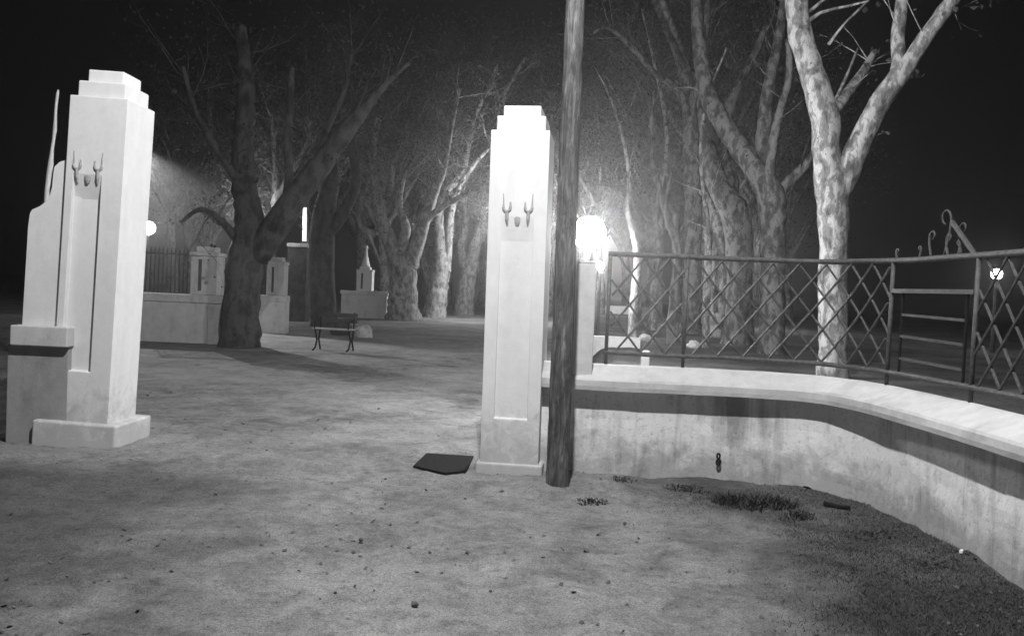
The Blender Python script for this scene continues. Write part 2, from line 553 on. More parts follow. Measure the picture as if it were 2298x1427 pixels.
# ------------------------------------------------------------------ wing wall with coping and pier
def sweep(prof, path, closed_ends=True, rough=0.0):
    """prof: list of (offset to avenue side, z); path: plan points"""
    mb = MB(); m = len(prof); n = len(path)
    for i, q in enumerate(path):
        a = Vector(path[max(i-1, 0)][:2]); b = Vector(path[min(i+1, n-1)][:2])
        t = (b - a).normalized()
        nrm = Vector((t.y, -t.x)) if False else Vector((-t.y, t.x))
        nrm = -nrm                        # towards the camera side
        for k, (o, z) in enumerate(prof):
            r = rough * noise.noise((q[0]*3.1 + k*7.3, q[1]*3.1, z*3.0)) + 0.4*rough*noise.noise((q[0]*13 + k*3.1, q[1]*13, z*9.0))
            mb.v.append((q[0] + nrm.x*(o + r), q[1] + nrm.y*(o + r), z + (r if z > 0.5 else 0)))
    for i in range(n-1):
        for k in range(m):
            k2 = (k+1) % m
            mb.f.append((i*m+k, (i+1)*m+k, (i+1)*m+k2, i*m+k2))
    mb.f.append(tuple(range(m))); mb.f.append(tuple(reversed(range((n-1)*m, n*m))))
    return mb

ww = thing('wing_wall', (0.26, 7.6, 0), 'low stained plaster wall curving from the right gate pillar, pale coping on top', 'wall')
body_prof = [(0.14, -0.2)] + [(0.14, z/10) for z in range(0, 8)] + [(0.14, 0.785), (-0.14, 0.785), (-0.14, -0.2)]
sweep(body_prof, WP, rough=0.008).build('wall_body', M['wall'], ww, smooth_=False)
cop = sweep([(0.262, 0.765), (0.268, 0.80), (0.268, 0.85), (0.255, 0.868), (0.05, 0.972), (0.0, 0.982), (-0.05, 0.972), (-0.235, 0.872), (-0.250, 0.85), (-0.245, 0.765)], WP, rough=0.0045)
cop.build('coping', M['coping'], ww, smooth_=False)
pa, pb = at(1284, 850, 7.32), at(1330, 820, 7.32)
pc = Vector(((pa.x + pb.x)/2, 7.47, 0))
pw_ = (pb.x - pa.x) / 2
ptop = at(1308, 592, 7.4).z
MB().box((pc.x - pw_, 7.47 - 0.13, 0.80), (pc.x + pw_, 7.47 + 0.13, ptop)).box((pc.x - pw_*1.0 + 0.02, 7.36, ptop+0.001), (pc.x + pw_ - 0.02, 7.58, ptop + 0.03)).build('pier', M['coping'], ww, 0.012)

# globe lamp on a post behind the pier
gc = at(1322, 524, 11.0)
gl = thing('globe_lamp', (gc.x - 0.05, 11.0, 0.6), 'glaring round globe lamp rising behind the white pier beside the pole', 'lamp')
GR = 0.22
def sphere(c, r, n=28, m=18):
    mb = MB()
    return mb.lathe([(max(0.001, r*math.sin(math.pi*i/m)), -r*math.cos(math.pi*i/m)) for i in range(m+1)], c, n)
MB().tube([(gc.x - 0.06, 11, 0.3), (gc.x - 0.06, 11, 1.0), (gc.x - 0.01, 11, gc.z - GR - 0.08), (gc.x, 11, gc.z - GR + 0.01)], [0.06, 0.04, 0.036, 0.055], 12).build('post', M['iron'], gl, smooth_=True)
sphere(gc, GR).build('globe', mat_emit('globe_near', GLOBE / (4 * math.pi**2 * GR * GR)), gl, smooth_=True)

# ------------------------------------------------------------------ railing on the wing wall
acc = [0.0]
for i in range(1, len(WP)):
    acc.append(acc[-1] + math.dist(WP[i][:2], WP[i-1][:2]))
def wp(s):
    s = max(0, min(acc[-1] - 1e-4, s))
    for i in range(1, len(acc)):
        if acc[i] >= s:
            t = (s - acc[i-1]) / (acc[i] - acc[i-1])
            a, b = Vector(WP[i-1][:2]), Vector(WP[i][:2])
            return a.lerp(b, t), (b - a).normalized()
def s_at(px, z=1.5):
    best = None
    for k in range(0, int(acc[-1] * 200)):
        s = k / 200
        q, _ = wp(s)
        if q.y < 2.5: break
        e = abs(proj((q.x, q.y, z))[0] - px)
        if best is None or e < best[0]: best = (e, s)
    return best[1]
ZB, ZT = 1.085, 1.985
sA, sB, sC, sD = s_at(1365), s_at(1538), s_at(1998), s_at(2188)
rail = thing('iron_railing', (wp(sA)[0].x, wp(sA)[0].y, 0.97), 'grey iron railing with diamond lattice standing on the curved wall', 'railing')
def rp(s, z): 
    q, _ = wp(s); return Vector((q.x, q.y, z))
sEnd = acc[-1] - 0.1
def along(z, a, b, r, name):
    k = max(2, int((b - a) / 0.06))
    MB().tube([rp(a + (b-a)*i/k, z + 0.006*noise.noise((a+(b-a)*i/k*1.7, z, 0))) for i in range(k+1)], r, 8).build(name, M['iron'], rail, smooth_=True)
along(ZT, sA - 0.02, sEnd, 0.023, 'top_rail')
along(ZB, sA - 0.02, sEnd, 0.021, 'bottom_rail')
posts = [sA, sB, sC, sD, sD + 1.15, sD + 2.3]
for s in posts:
    q = rp(s, 0)
    MB().tube([(q.x, q.y, 0.955), (q.x, q.y, ZT - 0.012)], 0.017, 8).build('post', M['iron'], rail, smooth_=True)
def lattice(a, b, pitch=0.225, run=0.76):
    hgt = ZT - ZB
    k0 = int(-hgt / pitch) - 1
    n = int((b - a) / pitch) + 2
    for dirn in (1, -1):
        for k in range(k0, n + int(hgt/pitch) + 2):
            s0 = a + k * pitch + 0.08
            pts = []
            for j in range(25):
                t = j / 24
                s = s0 + dirn * hgt * run * t
                if a + 0.012 <= s <= b - 0.012:
                    q, tg = wp(s)
                    off = 0.006 * dirn
                    pts.append(Vector((q.x + tg.y*off, q.y - tg.x*off, ZB + 0.014 + (hgt - 0.030) * t)))
            if len(pts) >= 4:
                m_ = MB().tube(pts[::3] + ([pts[-1]] if (len(pts)-1) % 3 else []), 0.0105, 6)
                m_.build('lattice_bar', M['iron'], rail)
for a, b in zip(posts[:-1], posts[1:]):
    if a == sC: continue
    lattice(a, b)
# open panel between two posts: cross bar and an inner ladder frame
zc = 1.742
MB().bar(rp(sC + .015, zc), rp(sD - .015, zc - 0.004), 0.032).build('cross_bar', M['iron'], rail)
ia, ib = s_at(2022, 1.4), s_at(2166, 1.4)
MB().bar(rp(ia, ZB + .01), rp(ia, zc - 0.017), 0.016).build('stile', M['dark_iron'], rail)
MB().bar(rp(ib, ZB + .01), rp(ib, zc - 0.017), 0.016).build('stile', M['dark_iron'], rail)
for z in (1.545, 1.375, 1.20):
    MB().bar(rp(ia + .01, z + 0.01), rp(ib - .01, z - 0.006), 0.020).build('rung', M['rung_iron'], rail)
# scroll cresting above the panel
def spiral(s, z, size, flip, turn):
    pts = []
    for k in range(15):
        t = k / 14
        if t < 0.45:
            u = t / 0.45
            ds, dz = flip * 0.15 * size * math.sin(u * 1.6), u * size * 0.62
        else:
            u = (t - 0.45) / 0.55
            a = -0.2 + u * turn
            r = size * 0.24 * (1 - 0.62 * u)
            ds = flip * (0.15 * size - r * 1.0 + r * math.cos(a) + (0.0))
            dz = size * 0.62 + r * math.sin(a)
        q, tg = wp(s)
        pts.append(Vector((q.x + tg.x * ds, q.y + tg.y * ds, z + dz)))
    MB().tube(pts, [0.011 - 0.0045 * k / 14 for k in range(15)], 6).build('scroll', M['rung_iron'], rail, smooth_=True)
for px, size, flip in ((2014, 0.10, -1), (2063, 0.11, 1), (2090, 0.24, -1), (2118, 0.42, 1), (2128, 0.20, -1), (2150, 0.13, 1), (2158, 0.28, -1)):
    spiral(s_at(px, ZT), ZT + 0.012, size, flip, 4.2)
qa = rp(s_at(2188, ZT), ZT + 0.01); qb = at(2136, 497, wp(s_at(2140, ZT))[0].y)
MB().bar(qa, qb, 0.024).build('brace', M['iron'], rail)

# iron ring staple on the wall face
wr = at(1612, 1030, 7.30)
ring = MB()
for k, (zc_, rr_) in enumerate(((wr.z + 0.028, 0.016), (wr.z - 0.028, 0.018))):
    pts = [(wr.x + rr_*0.8*math.cos(a*math.pi/8), wr.y, zc_ + rr_*1.4*math.sin(a*math.pi/8)) for a in range(17)]
    ring.tube(pts, 0.009, 6, cap=False)
o = ring.build('wall_staple', M['dark_iron'], None, smooth_=True, origin=wr)
tag(o, 'small black double ring fixed on the stained wall face', 'wall ring')

# ------------------------------------------------------------------ wing beside the left pillar
lw = thing('shoulder_wall', (LB.x - 0.7, LB.y + 0.15, 0), 'white wall with a scooped shoulder and low coped block beside the left pillar', 'wall')
YS = LB.y - LW/2 + 0.05
prof = [(52, 742), (66, 510), (70, 480), (74, 473), (90, 466), (104, 456), (114, 442), (120, 420), (122, 395), (125, 376), (136, 366), (150, 362), (185, 356), (165, 742)]
fr = [at(x, y, YS) for x, y in prof]
k = len(fr)
mb = MB(); mb.add(fr + [q + Vector((0, 0.3, 0)) for q in fr],
    [tuple(range(k)), tuple(reversed(range(k, 2*k)))] + [(i, (i+1) % k, (i+1) % k + k, i + k) for i in range(k)])
mb.build('shoulder', M['white'], lw, 0.012)
a_, b_ = at(22, 729, YS - 0.12), at(150, 780, YS - 0.12)
MB().box((a_.x, YS - 0.12, b_.z), (b_.x, YS + 0.34, a_.z)).build('coping', M['coping'], lw, 0.012)
c_ = at(16, 800, YS - 0.05)
MB().box((c_.x, YS - 0.05, -0.15), (b_.x - 0.02, YS + 0.30, b_.z + 0.002)).build('wall_body', M['grey_render'], lw, 0.01)

# ------------------------------------------------------------------ flat black patch on the ground by the right pillar
q = [on_ground(x, y, 0.0) for x, y in ((927, 1047), (957, 1017), (1063, 1024), (1044, 1058), (998, 1063))]
gp = MB()
k = len(q)
gp.add([(p.x, p.y, ground_z(p.x, p.y) - 0.01) for p in q] + [(p.x, p.y, ground_z(p.x, p.y) + 0.022) for p in q],
       [tuple(range(k)), tuple(range(k, 2*k))] + [(i, (i+1) % k, (i+1) % k + k, i + k) for i in range(k)])
o = gp.build('ground_black_patch', M['dark_iron'], None, 0.004)
tag(o, 'black flat patch lying on the earth at the foot of the right pillar', 'patch')

# ------------------------------------------------------------------ trees
class Tree:
    def __init__(self, seed):
        self.rng = random.Random(seed); self.wood = MB(); self.twig = MB(); self.leaf = MB(); self.tips = []; self.seed = seed
    def limb(self, pts, n=12, rough=0.16):
        """pts: (Vector, radius)"""
        sp = spline([(p.x, p.y, p.z, r) for p, r in pts], 0.12)
        self.wood.tube([q[:3] for q in sp], [max(0.004, q[3]) for q in sp], n, rough, self.seed)
        return sp
    def grow(self, p, d, length, r, level, up=0.25, bend=0.5):
        rng = self.rng
        k = max(3, int(length / 0.22))
        pts, rad = [p.copy()], [r]
        d = d.normalized()
        nodes = []
        for i in range(k):
            d = (d + Vector((rng.gauss(0, 1), rng.gauss(0, 1), rng.gauss(0, 1) + up)) * (bend * 0.25)).normalized()
            p = p + d * (length / k)
            pts.append(p.copy()); rad.append(r * (1 - 0.75 * (i + 1) / k))
            nodes.append((p.copy(), d.copy(), rad[-1]))
        self.twig.tube(pts, rad, 6 if r > 0.025 else 4, 0, cap=False)
        if level > 0:
            for q, dd, rr in nodes[1:]:
                if rng.random() < 0.62:
                    side = Vector((rng.gauss(0, 1), rng.gauss(0, 1), rng.gauss(0.15, 0.7)))
                    self.grow(q, dd * 0.7 + side * 0.75, length * rng.uniform(0.4, 0.65), rr * 0.7, level - 1, up, bend * 1.1)
        else:
            self.tips.extend(nodes[::2])
        self.tips.append(nodes[-1])
    def sprout(self, sp, start, count, length, r, level, spread=0.8, up=0.3):
        rng = self.rng
        for _ in range(count):
            i = int((start + (1 - start) * rng.random()) * (len(sp) - 2))
            p = Vector(sp[i][:3]); d = Vector(sp[i+1][:3]) - p
            side = Vector((rng.gauss(0, 1), rng.gauss(0, 1), rng.gauss(0.2, 0.6)))
            self.grow(p, d.normalized() * (1 - spread * 0.6) + side.normalized() * spread, length * rng.uniform(0.6, 1.2), min(r, sp[i][3] * 0.6), level, up)
    def leaves(self, per, size, spread=0.18):
        rng = self.rng
        if size > 0.13:
            size *= 0.6; per = 1.0; spread *= 1.2
        for p, d, r in self.tips:
            for _ in range(int(per) if per >= 1 else (1 if rng.random() < per else 0)):
                c = p + Vector((rng.gauss(0, spread), rng.gauss(0, spread), rng.gauss(-0.05, spread)))
                s = size * rng.uniform(0.5, 1.25)
                u = Vector((rng.gauss(0, 1), rng.gauss(0, 1), rng.gauss(0, 1))).normalized()
                v = u.orthogonal().normalized()
                v = (v * math.cos(rng.random()*6) + u.cross(v) * math.sin(rng.random()*6)).normalized()
                w = u.cross(v) * (s * 0.18)
                self.leaf.add([c - u*s*0.5, c + v*s*0.36 + w, c + u*s*0.5, c - v*s*0.36 + w], [(0,1,2),(0,2,3)])
    def finish(self, base, label, bark, leafmat='leaf', group=None, name='tree'):
        t = thing(name, base, label, 'tree', group)
        self.wood.build('trunk', M[bark], t, smooth_=True)
        if self.twig.f: tag(self.twig.build('branches', M[bark], t, smooth_=True), kind="stuff")
        if self.leaf.f: tag(self.leaf.build('crown', M[leafmat], t), kind="stuff")
        return t

def L(Y, *pts):
    """pixel polyline (x, y, half width px, dY) at distance Y -> (Vector, radius)"""
    out = []
    for q in pts:
        dy = q[3] if len(q) > 3 else 0.0
        out.append((at(q[0], q[1], Y + dy), q[2] / F * (Y + dy)))
    return out

RG = 'trees along the avenue behind the railing'
LG = 'trees on the shaded side of the avenue'

# T1 pale forked plane tree behind the coping
Y = 11.6
t = Tree(11)
t.limb(L(Y, (1869, 900, 36), (1869, 840, 33), (1870, 720, 31), (1870, 600, 31), (1871, 500, 33), (1866, 430, 36), (1862, 390, 34), (1852, 330, 30), (1853, 270, 30), (1838, 215, 29), (1815, 140, 26, .1), (1793, 60, 25, .2), (1785, -40, 23, .3), (1770, -260, 18, .5)), 20)
s2 = t.limb(L(Y, (1878, 440, 24), (1897, 400, 26, -.05), (1915, 355, 26, -.1), (1945, 290, 25, -.15), (1975, 230, 24, -.2), (2005, 190, 23, -.25), (2022, 165, 22, -.3), (2050, 125, 18, -.35), (2090, 65, 17, -.4), (2135, 5, 16, -.5), (2200, -90, 13, -.6)), 16)
s3 = t.limb(L(Y, (2010, 185, 17, -.27), (2018, 140, 16, -.2), (2014, 90, 15, -.1), (2022, 20, 14, 0), (2035, -90, 12, .2)), 12)
s4 = t.limb(L(Y, (1862, 265, 13, .1), (1880, 240, 13, .3), (1905, 205, 12, .6), (1935, 165, 10, .9), (1962, 118, 7, 1.2)), 10)
s5 = t.limb(L(Y, (1865, 250, 6, .1), (1880, 215, 4, .4), (1905, 160, 3, .7), (1925, 110, 2.5, 1)), 6)
t.limb(L(Y, (1800, 60, 6, .2), (1840, 30, 4, .2), (1900, 15, 3, .1), (1950, 3, 2, 0)), 6)
t.limb(L(Y, (1795, 40, 5, .2), (1825, 20, 4, .2), (1870, -20, 3, .1)), 6)
t.limb(L(Y, (1860, 100, 4, .6), (1890, 60, 3, .6), (1920, 30, 3, .4), (1950, 0, 2, .2)), 6)
t.limb(L(Y, (1842, 425, 9), (1836, 435, 8), (1834, 446, 5)), 8)
for s, c in ((s2, 5), (s3, 3), (s4, 5)):
    t.sprout(s, 0.45, c, 0.7, 0.012, 1)
t.sprout(s2, 0.02, 3, 0.35, 0.008, 1)
t.leaves(0.9, 0.10, 0.10)
t.finish(at(1869, 880, Y), 'pale mottled tree with a thick V fork, nearest behind the railing', 'bark_pale', group=RG)

# T2
Y = 16.5
t = Tree(12)
t.limb(L(Y, (1728, 830, 36), (1731, 780, 31), (1733, 700, 28), (1734, 600, 27), (1735, 520, 28), (1733, 450, 31), (1712, 405, 28), (1680, 360, 25, .2), (1640, 305, 22, .5), (1600, 240, 20, .9), (1580, 180, 17, 1.2), (1565, 60, 13, 1.6), (1560, -60, 9, 2)), 16)
a1 = t.limb(L(Y, (1738, 450, 18), (1765, 412, 13), (1795, 385, 11, -.1), (1822, 352, 10, -.2), (1840, 320, 8, -.3)), 10)
a2 = t.limb(L(Y, (1715, 440, 20), (1712, 370, 19, .1), (1716, 290, 17, .3), (1726, 190, 13, .5), (1745, 100, 11, .7), (1757, 20, 9, .9), (1762, -60, 7, 1)), 12)
a3 = t.limb(L(Y, (1728, 420, 12, -.1), (1732, 340, 11, -.3), (1748, 260, 10, -.4), (1768, 190, 8, -.5), (1772, 130, 7, -.6), (1765, 90, 4, -.6)), 10)
for s, c in ((a1, 3), (a2, 6), (a3, 3)): t.sprout(s, 0.4, c, 1.0, 0.016, 1)
t.leaves(0.8, 0.12, 0.14)
t.finish(at(1730, 790, Y), 'grey tree with spreading limbs, second from the pale forked tree', 'bark_mid', group=RG)

# T3
Y = 19.5
t = Tree(13)
t.limb(L(Y, (1650, 800, 50), (1655, 770, 36), (1658, 700, 30), (1660, 620, 29), (1660, 540, 31), (1650, 480, 32), (1618, 430, 25, .1), (1600, 380, 22, .2), (1588, 300, 19, .5), (1580, 210, 17, .8), (1572, 100, 14, 1.2), (1560, -30, 10, 1.5)), 16)
a1 = t.limb(L(Y, (1662, 500, 18), (1685, 470, 11, -.1), (1700, 440, 9, -.2), (1690, 480, 5, -.3)), 8)
a2 = t.limb(L(Y, (1640, 470, 18), (1640, 400, 17, .3), (1625, 330, 14, .5), (1640, 230, 12, .7), (1690, 130, 9, 1), (1720, 60, 7, 1.2)), 10)
for s, c in ((a2, 7),): t.sprout(s, 0.4, c, 1.3, 0.018, 1)
t.leaves(1, 0.14, 0.2)
t.finish(at(1655, 775, Y), 'dark thick tree with a low fork, third along the railing row', 'bark_mid', group=RG)

# T5 pale trunk close behind T3, lit on its side
Y = 22.5
t = Tree(15)
t.limb(L(Y, (1605, 800, 24), (1608, 760, 20), (1612, 680, 18), (1614, 600, 18), (1612, 520, 18), (1607, 440, 17), (1606, 370, 15), (1602, 330, 12, .2), (1590, 250, 10, .4), (1575, 120, 8, .8)), 14)
a = t.limb(L(Y, (1600, 470, 5, -.2), (1588, 440, 8, -.3), (1578, 432, 9, -.3), (1572, 436, 5, -.3)), 8)
a = t.limb(L(Y, (1582, 690, 5, -.4), (1586, 600, 6, -.4), (1588, 540, 6, -.3), (1582, 520, 6, -.2), (1598, 508, 5, 0)), 8)
t.finish(at(1605, 775, Y), 'white barked narrow trunk pressed beside the dark thick tree', 'bark_pale', group=RG)

# T4 tall straight
Y = 24.5
t = Tree(14)
s1 = t.limb(L(Y, (1550, 790, 30), (1551, 740, 23), (1553, 660, 21), (1555, 560, 20), (1556, 460, 20), (1553, 380, 19), (1550, 300, 18), (1545, 200, 16, .2), (1520, 110, 13, .4), (1480, 20, 10, .8), (1450, -60, 7, 1)), 14)
a1 = t.limb(L(Y, (1552, 310, 12), (1556, 230, 11, -.2), (1575, 130, 9, -.4), (1590, 0, 7, -.6)), 10)
a2 = t.limb(L(Y, (1545, 260, 8, -.2), (1520, 200, 8, -.4), (1470, 165, 6, -.8), (1420, 110, 5, -1), (1365, 62, 4, -1.2), (1330, 75, 3, -1.3)), 8)
a3 = t.limb(L(Y, (1535, 120, 5, -.4), (1520, 85, 6, -1), (1500, 40, 7, -1.6), (1482, -10, 6, -2)), 8)
for s, c in ((s1, 8), (a1, 8), (a2, 6)): t.sprout(s, 0.5, c, 1.7, 0.02, 2)
t.leaves(0.9, 0.16, 0.25)
t.finish(at(1550, 765, Y), 'tall straight grey tree beside the white narrow trunk', 'bark_mid', group=RG)

# T6 thin leaning
Y = 18.5
t = Tree(16)
s1 = t.limb(L(Y, (1508, 830, 17), (1508, 790, 15), (1510, 720, 13), (1514, 650, 10), (1522, 580, 9), (1518, 545, 9), (1503, 505, 8), (1490, 460, 8), (1483, 430, 7), (1465, 370, 5, .2), (1462, 280, 4, .3), (1470, 200, 3, .4)), 10)
a1 = t.limb(L(Y, (1500, 500, 4), (1493, 470, 4, -.2), (1505, 400, 3, -.3), (1515, 350, 2.5, -.4)), 6)
for s in (s1, a1): t.sprout(s, 0.55, 7, 0.9, 0.012, 1)
t.leaves(0.8, 0.10, 0.15)
t.finish(at(1508, 790, Y), 'thin leaning pale tree in front of the tall straight one', 'bark_mid', group=RG)

# T7 behind the globe lamp
Y = 30
t = Tree(17)
s1 = t.limb(L(Y, (1432, 770, 13), (1430, 700, 11), (1428, 640, 10), (1432, 580, 9), (1425, 520, 8), (1400, 450, 7), (1385, 400, 6, .3), (1405, 330, 5, .6), (1395, 300, 4, .8), (1345, 272, 4, 1), (1300, 270, 3, 1.2)), 10)
a1 = t.limb(L(Y, (1430, 570, 7), (1480, 520, 5, -.4), (1440, 480, 5, -.8), (1400, 430, 4, -1), (1330, 415, 3, -1.2)), 8)
a2 = t.limb(L(Y, (1432, 560, 6), (1475, 490, 5, .5), (1500, 380, 4, 1), (1490, 280, 3, 1.5), (1450, 180, 3, 2), (1400, 120, 2, 2.4)), 8)
for s, c in ((s1, 10), (a1, 8), (a2, 10)): t.sprout(s, 0.35, c, 2.3, 0.022, 2)
t.leaves(0.8, 0.16, 0.3)
t.finish(at(1432, 755, Y), 'slender branching tree seen just beside the glowing globe lamp', 'bark_mid', group=RG)

Y = 38
t = Tree(18)
s1 = t.limb(L(Y, (1480, 750, 10), (1478, 700, 8), (1480, 600, 7), (1484, 500, 7), (1478, 420, 6), (1455, 330, 5, .5), (1400, 240, 4, 1), (1360, 170, 3, 1.5)), 10)
a1 = t.limb(L(Y, (1481, 520, 5), (1500, 430, 5, .5), (1530, 320, 4, 1), (1520, 180, 3, 1.5)), 8)
for s, c in ((s1, 12), (a1, 12)): t.sprout(s, 0.3, c, 2.8, 0.025, 2)
t.leaves(1, 0.2, 0.4)
t.finish(at(1480, 740, Y), 'far slim tree between the globe lamp and the leaning tree', 'bark_mid', group=RG)

# slim pale stems between the leaning tree and the globe lamp
for sd_, Y, pts_, lab in (
    (71, 21, ((1418, 800, 12), (1420, 720, 10), (1424, 650, 9), (1430, 590, 8), (1422, 530, 7), (1408, 470, 6), (1412, 400, 5, .3), (1398, 310, 4, .5), (1370, 220, 3, .8), (1335, 150, 2, 1)), 'slim pale stem close right of the globe lamp'),
    (72, 26, ((1462, 790, 11), (1464, 700, 9), (1470, 620, 8), (1476, 560, 7), (1470, 490, 6), (1482, 420, 6, .2), (1496, 340, 5, .4), (1490, 250, 4, .7), (1465, 130, 3, 1), (1440, 20, 2, 1.2)), 'slim wavy stem left of the leaning tree'),
    (73, 17.5, ((1582, 830, 9), (1583, 740, 7), (1588, 640, 7), (1592, 560, 6), (1588, 500, 5), (1578, 430, 4), (1572, 330, 4, .2), (1588, 220, 3, .4), (1630, 110, 2, .6)), 'thin pale stem in front of the white narrow trunk')):
    t = Tree(sd_)
    s_ = t.limb(L(Y, *pts_), 10, 0.2)
    t.sprout(s_, 0.35, 9, 1.3, 0.014, 2)
    t.leaves(0.5, 0.10, 0.15)
    t.finish(at(pts_[0][0], pts_[0][1] - 20, Y), lab, 'bark_pale', group=RG)

# left row ---------------------------------------------------------------
# L1 big dark tree
Y = 19.9
t = Tree(21)
s1 = t.limb(L(Y, (536, 800, 56), (538, 770, 46), (542, 700, 41), (546, 640, 40), (552, 590, 42), (560, 540, 38, .1), (556, 470, 30, .2), (545, 380, 26, .3), (548, 280, 22, .4), (552, 180, 18, .5), (540, 60, 12, .6)), 18)
s2 = t.limb(L(Y, (575, 580, 28), (610, 520, 30, -.1), (650, 465, 28, -.2), (690, 410, 27, -.3), (735, 350, 24, -.4), (780, 290, 19, -.5), (830, 230, 12, -.6), (875, 180, 6, -.7), (920, 140, 4, -.8)), 14)
s3 = t.limb(L(Y, (640, 480, 12, -.2), (648, 400, 10, 0), (646, 320, 9, .2), (650, 240, 8, .4), (655, 150, 6, .6)), 10)
s4 = t.limb(L(Y, (548, 560, 13), (500, 500, 9, -.2), (450, 470, 6, -.4), (405, 500, 4, -.6)), 8)
s5 = t.limb(L(Y, (545, 420, 12, .2), (490, 340, 9, 0), (440, 250, 7, -.3), (410, 150, 5, -.6)), 8)
s6 = t.limb(L(Y, (700, 400, 10, -.3), (730, 300, 8, 0), (770, 210, 6, .4), (790, 120, 4, .8)), 8)
for s, c in ((s1, 12), (s2, 10), (s3, 6), (s4, 5), (s5, 10), (s6, 8)): t.sprout(s, 0.4, c, 1.6, 0.02, 2)
t.leaves(1, 0.15, 0.25)
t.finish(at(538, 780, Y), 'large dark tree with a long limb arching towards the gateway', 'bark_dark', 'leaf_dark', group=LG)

# L2 dark trunk
Y = 31
t = Tree(22)
s1 = t.limb(L(Y, (728, 770, 38), (727, 730, 32), (725, 650, 28), (722, 560, 28), (728, 480, 25), (740, 420, 20, .2), (745, 330, 16, .5), (760, 220, 12, .9), (780, 110, 8, 1.4)), 14)
s2 = t.limb(L(Y, (738, 520, 16), (775, 470, 13, -.2), (800, 400, 11, -.4), (790, 320, 9, -.5), (810, 220, 6, -.6)), 10)
for s, c in ((s1, 12), (s2, 10)): t.sprout(s, 0.35, c, 2.2, 0.025, 2)
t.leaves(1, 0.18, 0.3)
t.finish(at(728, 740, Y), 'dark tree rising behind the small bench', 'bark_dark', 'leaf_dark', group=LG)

# L3 spreading tree right of the far obelisk wall
Y = 40
t = Tree(23)
s1 = t.limb(L(Y, (906, 730, 48), (905, 700, 38), (905, 650, 32), (903, 600, 30), (885, 560, 22), (862, 510, 15, -.2), (850, 470, 14, -.3), (845, 430, 13, -.4), (835, 360, 9, -.4), (850, 260, 6, -.3)), 14)
s2 = t.limb(L(Y, (915, 600, 22), (935, 550, 17, .2), (955, 490, 13, .4), (975, 430, 11, .7), (995, 380, 8, 1), (1010, 300, 6, 1.2), (1030, 200, 5, 1.4)), 12)
s3 = t.limb(L(Y, (895, 570, 12), (910, 520, 12, -.4), (905, 490, 9, -.5), (895, 450, 8, -.5), (910, 380, 6, -.6)), 10)
s4 = t.limb(L(Y, (870, 525, 7), (830, 520, 6, -.3), (805, 500, 5, -.5), (815, 440, 5, -.6), (830, 400, 4, -.7)), 8)
s5 = t.limb(L(Y, (862, 445, 6, -.3), (880, 420, 6, -.5), (878, 370, 5, -.6)), 8)
s6 = t.limb(L(Y, (955, 495, 8, .3), (1000, 460, 7, .1), (1050, 435, 6, -.2), (1105, 410, 5, -.4)), 8)
s7 = t.limb(L(Y, (890, 560, 8), (858, 590, 5), (835, 545, 4), (822, 512, 4)), 8)
for s, c in ((s1, 8), (s2, 12), (s3, 8), (s4, 4), (s5, 5), (s6, 6)): t.sprout(s, 0.35, c, 2.6, 0.03, 2)
t.leaves(0.9, 0.2, 0.35)
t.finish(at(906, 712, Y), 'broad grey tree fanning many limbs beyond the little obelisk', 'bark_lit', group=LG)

# L4
Y = 46
t = Tree(24)
s1 = t.limb(L(Y, (975, 725, 34), (976, 695, 26), (982, 650, 24), (990, 600, 20), (988, 540, 13), (985, 500, 11), (995, 440, 9, .4), (1040, 380, 7, .8), (1060, 280, 5, 1.2), (1100, 190, 4, 1.6)), 12)
s2 = t.limb(L(Y, (998, 610, 14), (1005, 560, 10), (1010, 500, 9), (1012, 480, 8), (1030, 420, 6, -.5), (1080, 350, 5, -1), (1150, 290, 4, -1.5)), 12)
s3 = t.limb(L(Y, (975, 660, 12), (955, 600, 10, .5), (945, 560, 8, .8), (970, 480, 6, 1), (1000, 400, 5, 1)), 10)
for s, c in ((s1, 12), (s2, 12), (s3, 8)): t.sprout(s, 0.35, c, 3.0, 0.035, 2)
t.leaves(1, 0.22, 0.4)
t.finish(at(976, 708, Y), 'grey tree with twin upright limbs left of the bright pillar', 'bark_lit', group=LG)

# L5
Y = 54
t = Tree(25)
s1 = t.limb(L(Y, (1040, 715, 28), (1042, 690, 22), (1048, 640, 19), (1060, 580, 15), (1075, 520, 12), (1090, 450, 9, .5), (1110, 350, 7, 1), (1130, 220, 5, 1.5), (1180, 130, 4, 2)), 12)
s2 = t.limb(L(Y, (1050, 620, 12), (1035, 560, 10), (1045, 490, 8, -.5), (1030, 400, 6, -1), (1000, 280, 5, -1), (960, 180, 4, -1)), 10)
s3 = t.limb(L(Y, (1075, 520, 9), (1120, 470, 8, .5), (1200, 380, 6, 1), (1240, 260, 5, 1.5)), 10)
for s, c in ((s1, 14), (s2, 12), (s3, 12)): t.sprout(s, 0.3, c, 3.4, 0.04, 2)
t.leaves(1.0, 0.26, 0.5)
t.finish(at(1040, 700, Y), 'farthest grey tree of the avenue, touching the bright pillar edge', 'bark_lit', group=LG)

